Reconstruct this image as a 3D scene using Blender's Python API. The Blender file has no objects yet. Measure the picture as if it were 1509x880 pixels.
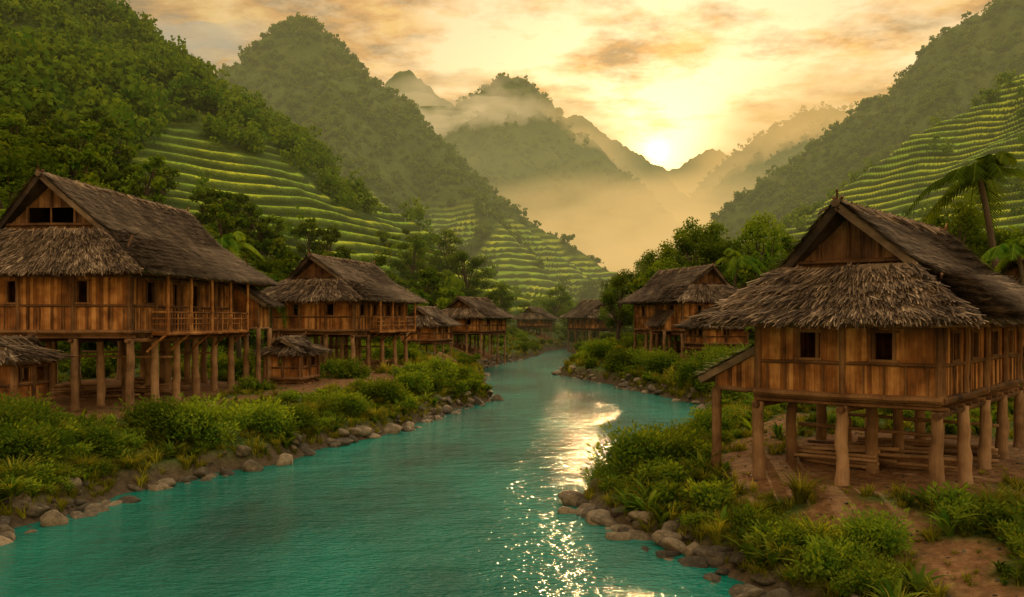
import bpy, math, random
import numpy as np
from mathutils import Vector, Matrix
rng = np.random.default_rng(7)
random.seed(7)
scene = bpy.context.scene
COL = scene.collection

# ------------------------------------------------------------ numpy noise
def _h(ix, iy, seed):
    n = (ix.astype(np.int64)*374761393 + iy.astype(np.int64)*668265263 + seed*974634777) & 0xffffffff
    n = ((n ^ (n >> 13))*1274126177) & 0xffffffff
    n = (n ^ (n >> 16)) & 0xffffffff
    return n.astype(np.float64)/4294967295.0
def vnoise(x, y, seed=0):
    ix = np.floor(x); iy = np.floor(y); fx = x-ix; fy = y-iy
    fx = fx*fx*fx*(fx*(fx*6-15)+10); fy = fy*fy*fy*(fy*(fy*6-15)+10)
    a = _h(ix, iy, seed); b = _h(ix+1, iy, seed); c = _h(ix, iy+1, seed); d = _h(ix+1, iy+1, seed)
    return (a+(b-a)*fx)*(1-fy)+(c+(d-c)*fx)*fy
def fbm(x, y, o=4, seed=0):
    s = 0; a = 0.5; t = 0
    for i in range(o):
        s = s+a*vnoise(x, y, seed+i*17); t += a; a *= .5
        x = x*2.03+11.3; y = y*2.03-7.7
    return s/t
def sst(a, b, x):
    t = np.clip((x-a)/(b-a), 0, 1); return t*t*(3-2*t)

# ------------------------------------------------------------ mesh helpers
def mesh_np(name, V, F, mats=(), midx=None, smooth=False, attrs=None):
    me = bpy.data.meshes.new(name)
    V = np.asarray(V, dtype=np.float32); F = np.asarray(F, dtype=np.int32)
    me.vertices.add(len(V)); me.vertices.foreach_set('co', V.ravel())
    if len(F):
        k = F.shape[1]
        me.loops.add(F.size); me.loops.foreach_set('vertex_index', F.ravel())
        me.polygons.add(len(F)); me.polygons.foreach_set('loop_start', np.arange(len(F), dtype=np.int32)*k)
        if midx is not None: me.polygons.foreach_set('material_index', np.asarray(midx, dtype=np.int32))
        me.polygons.foreach_set('use_smooth', np.full(len(F), smooth))
    for m in mats: me.materials.append(m)
    if attrs:
        for n, a in attrs.items():
            at = me.attributes.new(n, 'FLOAT', 'POINT'); at.data.foreach_set('value', np.asarray(a, dtype=np.float32))
    me.update(calc_edges=True)
    return me
def obj(name, me, parent=None, loc=(0,0,0), link=True):
    o = bpy.data.objects.new(name, me); o.location = loc
    if link: COL.objects.link(o)
    if parent: o.parent = parent
    return o
class MB:
    def __init__(s): s.v = []; s.f = []; s.m = []
    def box(s, c, h, R=None, mi=0):
        n = len(s.v)
        for dx, dy, dz in ((-1,-1,-1),(1,-1,-1),(1,1,-1),(-1,1,-1),(-1,-1,1),(1,-1,1),(1,1,1),(-1,1,1)):
            p = Vector((dx*h[0], dy*h[1], dz*h[2]))
            if R is not None: p = R @ p
            s.v.append((c[0]+p.x, c[1]+p.y, c[2]+p.z))
        for f in ((0,3,2,1),(4,5,6,7),(0,1,5,4),(1,2,6,5),(2,3,7,6),(3,0,4,7)):
            s.f.append(tuple(n+i for i in f)); s.m.append(mi)
    def tube(s, pts, rad, k=8, mi=0, wob=0.0, cap=True):
        n = len(s.v); pts = [Vector(p) for p in pts]
        for i, p in enumerate(pts):
            d = (pts[min(i+1, len(pts)-1)]-pts[max(i-1, 0)]).normalized()
            a = d.cross(Vector((0.31, 0.95, 0.02)) if abs(d.y) < .9 else Vector((1,0,0))).normalized(); b = d.cross(a)
            for j in range(k):
                t = 2*math.pi*j/k; r = rad[i]*(1+wob*random.uniform(-1, 1))
                q = p+(a*math.cos(t)+b*math.sin(t))*r; s.v.append(tuple(q))
        for i in range(len(pts)-1):
            for j in range(k):
                s.f.append((n+i*k+j, n+i*k+(j+1)%k, n+(i+1)*k+(j+1)%k, n+(i+1)*k+j)); s.m.append(mi)
        if cap:
            s.f.append(tuple(n+j for j in range(k))[::-1]); s.m.append(mi)
            e = n+(len(pts)-1)*k; s.f.append(tuple(e+j for j in range(k))); s.m.append(mi)
    def log(s, p, q, r, k=7, mi=0, wob=.08, seg=5):
        p = Vector(p); q = Vector(q)
        pts = []; w = r*.25
        for i in range(seg+1):
            j = Vector((random.uniform(-w, w), random.uniform(-w, w), random.uniform(-w, w))) if 0 < i < seg else Vector((0,0,0))
            pts.append(p.lerp(q, i/seg)+j)
        s.tube(pts, [r*random.uniform(.92, 1.08) for _ in pts], k, mi, wob)
    def mesh(s, name, mats, smooth=False):
        me = bpy.data.meshes.new(name); me.from_pydata(s.v, [], s.f)
        for m in mats: me.materials.append(m)
        me.polygons.foreach_set('material_index', s.m)
        me.polygons.foreach_set('use_smooth', [smooth]*len(s.f)); me.update(); return me

# ------------------------------------------------------------ materials
def newmat(name):
    m = bpy.data.materials.new(name); m.use_nodes = True; nt = m.node_tree; nt.nodes.clear()
    return m, nt
def N(nt, t, **kw):
    n = nt.nodes.new(t)
    for k, v in kw.items(): setattr(n, k, v)
    return n
def L(nt, a, b): nt.links.new(a, b)
def ramp(nt, fac, stops):
    r = nt.nodes.new('ShaderNodeValToRGB'); e = r.color_ramp.elements
    while len(e) < len(stops): e.new(.5)
    for i, (p, c) in enumerate(stops): e[i].position = p; e[i].color = (*c, 1)
    L(nt, fac, r.inputs['Fac']); return r.outputs['Color']
def math_(nt, op, a, b=None, c=None, clamp=False):
    n = nt.nodes.new('ShaderNodeMath'); n.operation = op; n.use_clamp = clamp
    for i, x in enumerate((a, b, c)):
        if x is None: continue
        if isinstance(x, (int, float)): n.inputs[i].default_value = x
        else: L(nt, x, n.inputs[i])
    return n.outputs[0]
def mixc(nt, f, a, b, mode='MIX'):
    n = nt.nodes.new('ShaderNodeMix'); n.data_type = 'RGBA'; n.blend_type = mode
    for s, x in ((n.inputs[0], f), (n.inputs[6], a), (n.inputs[7], b)):
        if isinstance(x, (int, float)): s.default_value = x
        elif isinstance(x, tuple): s.default_value = (*x, 1)
        else: L(nt, x, s)
    return n.outputs[2]
def grey(nt, v):
    cb = N(nt, 'ShaderNodeCombineColor')
    for i in range(3): L(nt, v, cb.inputs[i])
    return cb.outputs[0]
def out(nt, sh, vol=None):
    o = nt.nodes.new('ShaderNodeOutputMaterial')
    if sh is not None: L(nt, sh, o.inputs['Surface'])
    if vol is not None: L(nt, vol, o.inputs['Volume'])
def noise(nt, vec, scale, detail=5, rough=.55):
    n = N(nt, 'ShaderNodeTexNoise'); n.inputs['Scale'].default_value = scale
    n.inputs['Detail'].default_value = detail; n.inputs['Roughness'].default_value = rough
    if vec is not None: L(nt, vec, n.inputs['Vector'])
    return n.outputs['Fac']
def bump(nt, h, strength, dist):
    b = N(nt, 'ShaderNodeBump'); b.inputs['Strength'].default_value = strength; b.inputs['Distance'].default_value = dist
    L(nt, h, b.inputs['Height']); return b.outputs['Normal']
def mapping(nt, vec, sc):
    m = N(nt, 'ShaderNodeMapping'); m.inputs['Scale'].default_value = sc; L(nt, vec, m.inputs['Vector']); return m.outputs[0]

def leaf_mat(name, stops, trans=.4):
    m, nt = newmat(name)
    tone = N(nt, 'ShaderNodeAttribute', attribute_name='tone').outputs['Fac']
    isl = N(nt, 'ShaderNodeNewGeometry').outputs['Random Per Island']
    ob = N(nt, 'ShaderNodeObjectInfo').outputs['Random']
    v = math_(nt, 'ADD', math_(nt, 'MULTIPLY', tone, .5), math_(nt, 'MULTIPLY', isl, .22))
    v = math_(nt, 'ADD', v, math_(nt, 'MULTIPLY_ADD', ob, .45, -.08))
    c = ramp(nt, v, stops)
    hs = N(nt, 'ShaderNodeHueSaturation'); L(nt, c, hs.inputs['Color'])
    L(nt, math_(nt, 'MULTIPLY_ADD', ob, .06, .462), hs.inputs['Hue'])
    c = hs.outputs[0]
    d = N(nt, 'ShaderNodeBsdfDiffuse'); L(nt, c, d.inputs['Color'])
    t = N(nt, 'ShaderNodeBsdfTranslucent'); L(nt, mixc(nt, 1.0, c, (1.7, 1.5, .45), 'MULTIPLY'), t.inputs['Color'])
    mx = N(nt, 'ShaderNodeMixShader'); mx.inputs[0].default_value = trans
    L(nt, d.outputs[0], mx.inputs[1]); L(nt, t.outputs[0], mx.inputs[2]); out(nt, mx.outputs[0]); return m
M_LEAF = leaf_mat('leaf_tree', [(0, (.010,.030,.005)), (.5, (.044,.102,.011)), (1, (.18,.23,.022))])
M_BUSH = leaf_mat('leaf_bush', [(0, (.010,.034,.005)), (.5, (.050,.116,.012)), (1, (.23,.29,.03))])
M_GRASS = leaf_mat('grass_blade', [(0, (.03,.06,.008)), (.5, (.12,.15,.018)), (1, (.38,.32,.05))])

def wood_mat(name, c0, c1, c2, zs=.6, sc=9):
    m, nt = newmat(name)
    tc = N(nt, 'ShaderNodeTexCoord').outputs['Object']
    isl = N(nt, 'ShaderNodeNewGeometry').outputs['Random Per Island']
    n1 = noise(nt, mapping(nt, tc, (1, 1, .08)), sc*2.2, 5, .65)
    n2 = noise(nt, tc, 1.3, 3)
    v = math_(nt, 'ADD', math_(nt, 'MULTIPLY', n1, .6), math_(nt, 'MULTIPLY', isl, .42))
    v = math_(nt, 'ADD', v, math_(nt, 'MULTIPLY_ADD', n2, 1.1, -.56))
    c = ramp(nt, v, [(.12, c0), (.5, c1), (.9, c2)])
    p = N(nt, 'ShaderNodeBsdfPrincipled'); L(nt, c, p.inputs['Base Color']); p.inputs['Roughness'].default_value = .75
    p.inputs['Specular IOR Level'].default_value = .25
    L(nt, bump(nt, n1, .8, .03), p.inputs['Normal']); out(nt, p.outputs[0]); return m
M_WALL = wood_mat('weathered_planks', (.035,.014,.005), (.23,.094,.026), (.54,.29,.105))
M_POST = wood_mat('log_posts', (.07,.038,.018), (.21,.125,.065), (.37,.24,.14))
M_DARKW = wood_mat('dark_beams', (.03,.014,.007), (.12,.060,.026), (.25,.14,.065))
M_BARK = wood_mat('bark', (.02,.015,.01), (.06,.045,.03), (.11,.085,.06), sc=3)

def thatch_mat():
    m, nt = newmat('thatch')
    tc = N(nt, 'ShaderNodeTexCoord').outputs['Object']
    isl = N(nt, 'ShaderNodeNewGeometry').outputs['Random Per Island']
    n2 = noise(nt, tc, .8, 5, .65); n3 = noise(nt, tc, 14, 3)
    v = math_(nt, 'ADD', math_(nt, 'MULTIPLY', isl, .75), math_(nt, 'MULTIPLY_ADD', n2, 1.4, -.64))
    v = math_(nt, 'ADD', v, math_(nt, 'MULTIPLY', n3, .1))
    c = ramp(nt, v, [(.05, (.016,.011,.008)), (.45, (.088,.063,.044)), (.8, (.23,.175,.12)), (1, (.46,.37,.27))])
    p = N(nt, 'ShaderNodeBsdfPrincipled'); L(nt, c, p.inputs['Base Color']); p.inputs['Roughness'].default_value = .8
    p.inputs['Specular IOR Level'].default_value = .25
    out(nt, p.outputs[0]); return m
M_THATCH = thatch_mat()

def rock_mat():
    m, nt = newmat('river_rock')
    tc = N(nt, 'ShaderNodeTexCoord').outputs['Object']
    ob = N(nt, 'ShaderNodeObjectInfo').outputs['Random']
    n = noise(nt, tc, 2.5, 6, .65)
    v = math_(nt, 'ADD', n, math_(nt, 'MULTIPLY_ADD', ob, .5, -.25))
    c = ramp(nt, v, [(.25, (.03,.026,.016)), (.5, (.095,.078,.050)), (.75, (.23,.19,.125))])
    p = N(nt, 'ShaderNodeBsdfPrincipled'); L(nt, c, p.inputs['Base Color']); p.inputs['Roughness'].default_value = .65
    L(nt, bump(nt, noise(nt, tc, 6, 6, .7), .9, .14), p.inputs['Normal']); out(nt, p.outputs[0]); return m
M_ROCK = rock_mat()

# ------------------------------------------------------------ houses table (metres)
HOUSES = [
 dict(name='stilt_house', c=(-20.7,47.1), phi=5, a=6.8, b=4.0, g=1.9, zf=5.4, ze=8.15, zr=12.5, zg=10.3, o=1.15, hero=2),
 dict(name='stilt_house', c=(-12.5,65.6), phi=14, a=5.0, b=3.0, g=2.3, zf=5.2, ze=7.35, zr=10.3, zg=8.8, o=1.0, hero=1),
 dict(name='stilt_house', c=(-5.1,115), phi=22, a=4.0, b=2.9, g=2.7, zf=4.4, ze=6.2, zr=8.7, zg=7.4, o=.9, hero=0),
 dict(name='stilt_house', c=(4.6,176), phi=20, a=3.2, b=2.5, g=3.2, zf=4.6, ze=6.0, zr=8.2, zg=7.2, o=.9, hero=0),
 dict(name='stilt_house', c=(14.6,158), phi=-24, a=4.0, b=3.0, g=2.6, zf=4.3, ze=6.25, zr=9.3, zg=7.8, o=1.0, hero=0),
 dict(name='stilt_house', c=(16.7,85.2), phi=-17, a=5.0, b=2.9, g=2.6, zf=4.95, ze=7.66, zr=10.8, zg=9.2, o=1.0, hero=1),
 dict(name='stilt_house', c=(12.7,29.0), phi=40.2, a=5.0, b=2.55, g=1.34, zf=3.8, ze=5.95, zr=9.2, zg=7.6, o=1.25, hero=2),
 dict(name='stilt_house', c=(27,46), phi=40, a=3.0, b=2.2, g=2.2, zf=4.6, ze=7.1, zr=8.9, zg=8.1, o=.8, hero=0),
 dict(name='thatched_hut', c=(-8.6,89), phi=15, a=2.4, b=1.7, g=2.6, zf=3.9, ze=5.4, zr=7.1, zg=6.3, o=.6, hero=0),
 dict(name='thatched_hut', c=(-21.4,37.4), phi=5, a=1.2, b=1.1, g=1.8, zf=2.5, ze=4.25, zr=5.1, zg=4.7, o=.35, hero=0),
 dict(name='thatched_hut', c=(-13.6,54.5), phi=10, a=1.3, b=1.1, g=2.0, zf=2.4, ze=3.9, zr=4.8, zg=4.3, o=.4, hero=0),
 dict(name='thatched_hut', c=(17.6,76.0), phi=-17, a=1.6, b=2.0, g=2.5, zf=3.9, ze=5.3, zr=6.6, zg=5.9, o=.6, hero=0),
]

# ------------------------------------------------------------ terrain
YB = np.array([-60, 5, 15, 24.8, 26.9, 30, 33.9, 36.3, 41, 47.3, 55.7, 65, 74, 86.7, 104, 118, 142, 162, 175, 200, 230, 300, 420, 5000.])
XL = np.array([-18,-16,-15,-14.4,-13.6,-13.2,-11.9,-9.6,-8.6,-5.8,-4.3,-1.4,-2.9,-2.5,-4.2,-1.5, 3.9, 6.2, 9.5, 20, 34, 60, 90, 90.])
YR = np.array([-60, 5, 15, 19, 21.7, 23.6, 26.4, 28.4, 31, 36, 43.3, 52, 60, 65, 74, 84, 95, 103, 111, 125, 142, 162, 175, 200, 230, 300, 420, 5000.])
XR = np.array([12, 9, 7.4, 5.8, 4.8, 3.8, 3.0, 2.0, 3.6, 6.0, 8.3, 11.8, 13.6, 12.4, 10.4, 8.2, 5.0, 6.3, 8.0, 9.6, 10.8, 10.2, 13.2, 24, 38, 64, 90, 90.])
def banks(Y):
    w = .65*(fbm(Y*.45, Y*0+3, 3, 5)-.5)*2
    w2 = .45*(fbm(Y*.6, Y*0+9, 3, 8)-.5)*2
    return np.interp(Y, YB, XL)+w, np.interp(Y, YR, XR)+w2
RIDGES = [ # pts (x,y,z), slope, roundness
 ([(-190,190,130),(-128,220,98),(-108.7,230,76),(-94,240,60),(-85.6,245,45),(-72,250,34),(-56,255,25),(-38.6,258,17),(-19,262,9),(0,266,3)], .66, 3),
 ([(-330,760,185),(-285,755,192),(-245,750,203),(-205,680,176),(-180,605,160),(-161,605,182),(-140.6,600,212),(-122,596,192),(-106,590,172),(-87.5,585,153),(-64.5,580,129),(-32.7,570,101),(-6,560,79),(19,550,62),(48,540,44),(71,530,29),(94,520,11)], 1.02, 2),
 ([(-140,600,202),(-112,520,136),(-84,450,84),(-50,395,40),(-30,360,12)], 1.02, 4),
 ([(-64,580,127),(-34,500,80),(-2,440,44),(22,400,18)], .95, 4),
 ([(-175,590,155),(-172,480,108),(-150,400,70),(-120,340,36)], .9, 4),
 ([(-20,562,88),(15,510,51),(45,460,20)], .95, 4),
 ([(-160,1190,215),(-120,1200,245),(-87,1200,272),(-50,1200,300),(-9,1200,332),(14,1200,318),(33,1200,293),(70,1200,250),(116,1200,205),(171,1200,165),(227,1200,120),(290,1200,60)], .97, 8),
 ([(-9,1200,316),(30,1080,200),(70,980,105),(100,900,35)], .9, 14),
 ([(-60,1200,285),(-60,1060,185),(-20,950,95)], .9, 14),
 ([(-330,1700,370),(-270,1700,415),(-202,1700,478),(-137,1700,400),(-70,1700,320)], .85, 8),
 ([(60,1700,355),(85,1700,370),(125,1700,390),(177,1700,345),(229,1700,290),(290,1700,220)], .8, 10),
 ([(200,2600,420),(290,2600,450),(361,2600,488),(395,2600,455),(430,2600,415),(480,2600,420),(521,2600,462),(591,2600,502),(650,2600,485),(800,2600,520)], .7, 10),
 ([(760,1400,390),(640,1400,345),(560,1400,338),(517,1400,335),(480,1400,344),(426,1400,312),(372,1400,270),(329,1400,230),(286,1400,190),(243,1400,148),(180,1400,80)], .9, 8),
 ([(480,1400,335),(400,1250,215),(330,1150,105)], .9, 12),
 ([(500,500,325),(379,540,250),(319,550,209),(273,550,175),(231,550,144),(188,550,105),(146,550,82),(108,550,53),(78.5,550,28)], .92, 5),
 ([(273,550,172),(222,460,116),(175,400,70),(140,350,34)], .92, 6),
 ([(188,550,105),(150,470,56),(112,410,20)], .92, 5),
 ([(260,230,132),(179,250,90),(151,260,75),(129,260,64),(115,260,52),(97,262,40),(83,262,32),(69,262,23),(49,266,12),(30,270,4)], .70, 3),
]
BLy = [0, 20, 45, 66, 112, 170, 400]; BLz = [1.6, 1.6, 1.9, 2.3, 2.7, 3.2, 4]
BRy = [0, 20, 30, 50, 80, 120, 160, 400]; BRz = [1.2, 1.2, 1.4, 1.9, 2.6, 2.8, 2.6, 4]
def outside(X, Y):
    l, r = banks(Y); return np.maximum(np.maximum(l-X, X-r), (Y-330)*.25), (X < (l+r)/2)
def Hfull(X, Y):
    X = np.asarray(X, float); Y = np.asarray(Y, float)
    o, left = outside(X, Y)
    B = np.where(left, np.interp(Y, BLy, BLz), np.interp(Y, BRy, BRz))
    oc = np.maximum(o, 0)
    h = B*(0.38*sst(0, .9, o)+.62*sst(.6, 6.0, o))
    h = h+.05*np.clip(oc-14, 0, 200)+.25*(fbm(X*.35, Y*.35, 4, 2)-.5)*sst(.5, 3, o)
    bed = -1.4*sst(0, 2.2, -o)-.05
    h = np.where(o > 0, h, bed)
    A = np.minimum(2+.012*np.maximum(Y, 0), 12)
    Xw = X+A*2*(fbm(X*.018, Y*.018, 3, 31)-.5); Yw = Y+A*2*(fbm(X*.018+40, Y*.018, 3, 37)-.5)
    m = np.full(X.shape, -50.0)
    for pts, s, r in RIDGES:
        for p, q in zip(pts[:-1], pts[1:]):
            dx = q[0]-p[0]; dy = q[1]-p[1]
            t = np.clip(((Xw-p[0])*dx+(Yw-p[1])*dy)/(dx*dx+dy*dy), 0, 1)
            d = np.hypot(Xw-(p[0]+t*dx), Yw-(p[1]+t*dy))
            m = np.maximum(m, p[2]+t*(q[2]-p[2])-s*(np.sqrt(d*d+r*r)-r))
    rel = np.clip(m, 0, 400)
    g = 1-np.abs(fbm(X*.022, Y*.022, 4, 51)*2-1)*2
    g2 = fbm(X*.06, Y*.06, 4, 61)-.5
    m = m+np.minimum(rel, 220)*.06*g+np.minimum(rel, 120)*.12*g2
    k = 4.0
    hm = k*np.logaddexp(h/k, (m-2)/k)
    hm = np.where((m > -20) & (o > 6), h+(hm-h)*sst(6, 18, o), h)
    # rice terraces
    n = fbm(X*.02, Y*.02, 3, 77)
    XY = X/np.maximum(Y, 1)
    z1 = sst(95, 112, Y)*(1-sst(262, 270, Y))*(X < 12)*sst(6, 10, hm)*(1-sst(40, 48, hm))*sst(-.46, -.36, XY+.15*(n-.5))
    z2 = sst(300, 320, Y)*(1-sst(530, 555, Y))*(X < 120)*sst(8, 14, hm)*(1-sst(56, 74, hm))*sst(-120, -90, X)
    z3 = sst(100, 125, Y)*(1-sst(262, 270, Y))*(X > 30)*sst(18, 24, hm)*(1-sst(76, 84, hm))
    zone = np.maximum(np.maximum(z1, z2), z3)*sst(.28, .34, n)
    step = np.where(Y > 285, 3.4, 2.2)
    h0 = hm+3.4*(fbm(X*.045, Y*.045, 3, 90)-.5)
    q = h0/step; fr = q-np.floor(q)
    ht = step*(np.floor(q)+sst(.55, 1.0, fr)*.88+.12*fr)-(h0-hm)
    hh = hm+(ht-hm)*zone
    return hh, zone, q, o
def H(x, y):
    return Hfull(np.atleast_1d(x), np.atleast_1d(y))[0]

PATHS = [[(-30,34),(-22,36.0),(-17,37.8),(-14.2,43),(-12.6,50),(-9,57),(-7,66),(-6.5,80),(-7.5,100)],
         [(9.5,14),(9.2,19),(8.6,23),(7.5,27),(9,33),(13,40)], [(15,100),(13,125),(14,150)]]
def dirtmask(X, Y):
    d = np.full(X.shape, 99.0)
    for Hs in HOUSES:
        c, s = math.cos(math.radians(Hs['phi'])), math.sin(math.radians(Hs['phi']))
        dx = X-Hs['c'][0]; dy = Y-Hs['c'][1]
        lx = dx*c-dy*s; ly = dx*s+dy*c
        q = np.hypot(np.maximum(np.abs(lx)-Hs['b'], 0), np.maximum(np.abs(ly)-Hs['a'], 0))
        d = np.minimum(d, q-.5)
    for P in PATHS:
        for p, q in zip(P[:-1], P[1:]):
            ax = q[0]-p[0]; ay = q[1]-p[1]
            t = np.clip(((X-p[0])*ax+(Y-p[1])*ay)/(ax*ax+ay*ay), 0, 1)
            d = np.minimum(d, np.hypot(X-p[0]-t*ax, Y-p[1]-t*ay)-.15)
    d = d+2.4*(fbm(X*.8, Y*.8, 4, 12)-.5)
    return 1-sst(.3, 1.3, d)

rows = np.concatenate([np.arange(-40, 14, 2.), np.arange(14, 60, .25), np.arange(60, 95, .55), np.arange(95, 290, .6),
                       np.arange(290, 620, 1.6), np.arange(620, 1250, 6.), np.arange(1250, 3400, 16.)])
U = np.linspace(-1.15, 1.15, 900)
YY, UU = np.meshgrid(rows, U, indexing='ij')
XX = UU*(np.maximum(YY, 0)+42)
ZZ, ZN, Q, O = Hfull(XX, YY)
DM = dirtmask(XX, YY)*(YY < 190)
nr, nc = XX.shape
ids = np.arange(nr*nc).reshape(nr, nc)
F = np.stack([ids[:-1, :-1], ids[:-1, 1:], ids[1:, 1:], ids[1:, :-1]], -1).reshape(-1, 4)

def ground_mat():
    m, nt = newmat('valley_ground')
    pos = N(nt, 'ShaderNodeTexCoord').outputs['Object']
    terr = N(nt, 'ShaderNodeAttribute', attribute_name='terr').outputs['Fac']
    q = N(nt, 'ShaderNodeAttribute', attribute_name='q').outputs['Fac']
    dirt = N(nt, 'ShaderNodeAttribute', attribute_name='dirt').outputs['Fac']
    wet = N(nt, 'ShaderNodeAttribute', attribute_name='wet').outputs['Fac']
    nb = noise(nt, pos, .03, 5, .65); nm = noise(nt, pos, .35, 6, .7); nf = noise(nt, pos, 3.0, 6, .7)
    v = math_(nt, 'ADD', math_(nt, 'MULTIPLY', nb, .5), math_(nt, 'MULTIPLY', nm, .5))
    g = ramp(nt, v, [(.35, (.02,.045,.008)), (.5, (.05,.088,.014)), (.65, (.10,.13,.022))])
    gg = ramp(nt, nf, [(.3, (.45,.45,.45)), (.7, (1.3,1.3,1.2))])
    g = mixc(nt, 1.0, g, gg, 'MULTIPLY')
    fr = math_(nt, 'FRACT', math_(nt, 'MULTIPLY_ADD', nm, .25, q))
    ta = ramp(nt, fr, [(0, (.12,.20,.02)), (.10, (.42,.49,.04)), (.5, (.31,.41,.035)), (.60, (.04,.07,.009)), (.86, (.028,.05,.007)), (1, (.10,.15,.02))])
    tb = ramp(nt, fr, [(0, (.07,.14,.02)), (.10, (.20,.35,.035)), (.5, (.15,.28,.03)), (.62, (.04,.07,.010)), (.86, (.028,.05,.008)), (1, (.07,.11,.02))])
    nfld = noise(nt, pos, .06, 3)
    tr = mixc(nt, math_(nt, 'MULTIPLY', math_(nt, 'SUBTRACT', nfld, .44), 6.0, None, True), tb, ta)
    fld = math_(nt, 'MULTIPLY_ADD', noise(nt, pos, .11, 3), 1.5, .38)
    tr = mixc(nt, 1.0, tr, grey(nt, fld), 'MULTIPLY')
    tr = mixc(nt, 1.0, tr, gg, 'MULTIPLY')
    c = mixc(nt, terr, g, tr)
    dc = ramp(nt, nf, [(.3, (.08,.038,.017)), (.5, (.17,.088,.040)), (.75, (.30,.18,.09))])
    dc = mixc(nt, math_(nt, 'MULTIPLY', math_(nt, 'SUBTRACT', nm, .5), 2.5, None, True), dc, (.07,.06,.025))
    c = mixc(nt, dirt, c, dc)
    wc = ramp(nt, nf, [(.3, (.03,.024,.016)), (.7, (.11,.085,.055))])
    c = mixc(nt, wet, c, wc)
    p = N(nt, 'ShaderNodeBsdfPrincipled'); L(nt, c, p.inputs['Base Color']); p.inputs['Roughness'].default_value = .9
    p.inputs['Specular IOR Level'].default_value = .15
    hsum = math_(nt, 'ADD', math_(nt, 'MULTIPLY', nm, 1.2), math_(nt, 'MULTIPLY', nf, .3))
    L(nt, bump(nt, hsum, .7, .5), p.inputs['Normal']); out(nt, p.outputs[0]); return m
wet = (1-sst(.3, 1.3, O+.8*(fbm(XX*.9, YY*.9, 3, 4)-.5)))
gme = mesh_np('valley_ground', np.stack([XX, YY, ZZ], -1).reshape(-1, 3), F, [ground_mat()], smooth=True,
              attrs=dict(terr=ZN.ravel(), q=Q.ravel(), dirt=DM.ravel(), wet=wet.ravel()))
obj('valley_terrain', gme)

# ------------------------------------------------------------ water
def water_mat():
    m, nt = newmat('river_water')
    pos = N(nt, 'ShaderNodeTexCoord').outputs['Object']
    n1 = noise(nt, mapping(nt, pos, (.55, 1.0, 1)), .9, 4, .6)
    n2 = noise(nt, mapping(nt, pos, (.9, 1.5, 1)), 3.6, 3, .6)
    nbig = noise(nt, mapping(nt, pos, (1, .4, 1)), .14, 4)
    hsum = math_(nt, 'ADD', math_(nt, 'MULTIPLY', n1, 1.15), math_(nt, 'MULTIPLY', n2, .42))
    c = ramp(nt, nbig, [(.32, (.0,.045,.042)), (.66, (.0,.19,.155))])
    p = N(nt, 'ShaderNodeBsdfPrincipled'); L(nt, c, p.inputs['Base Color']); p.inputs['Roughness'].default_value = .10
    p.inputs['IOR'].default_value = 1.30; p.inputs['Specular IOR Level'].default_value = .27
    L(nt, bump(nt, hsum, .95, .22), p.inputs['Normal']); out(nt, p.outputs[0]); return m
wy = np.concatenate([np.arange(-40, 12, 4.), np.arange(12, 330, 1.)])
l, r = banks(wy); wv = []
for i, y in enumerate(wy): wv += [(l[i]-1.5, y, 0), (r[i]+1.5, y, 0)]
wf = [(2*i, 2*i+1, 2*i+3, 2*i+2) for i in range(len(wy)-1)]
obj('river', mesh_np('river', wv, wf, [water_mat()]))

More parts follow.
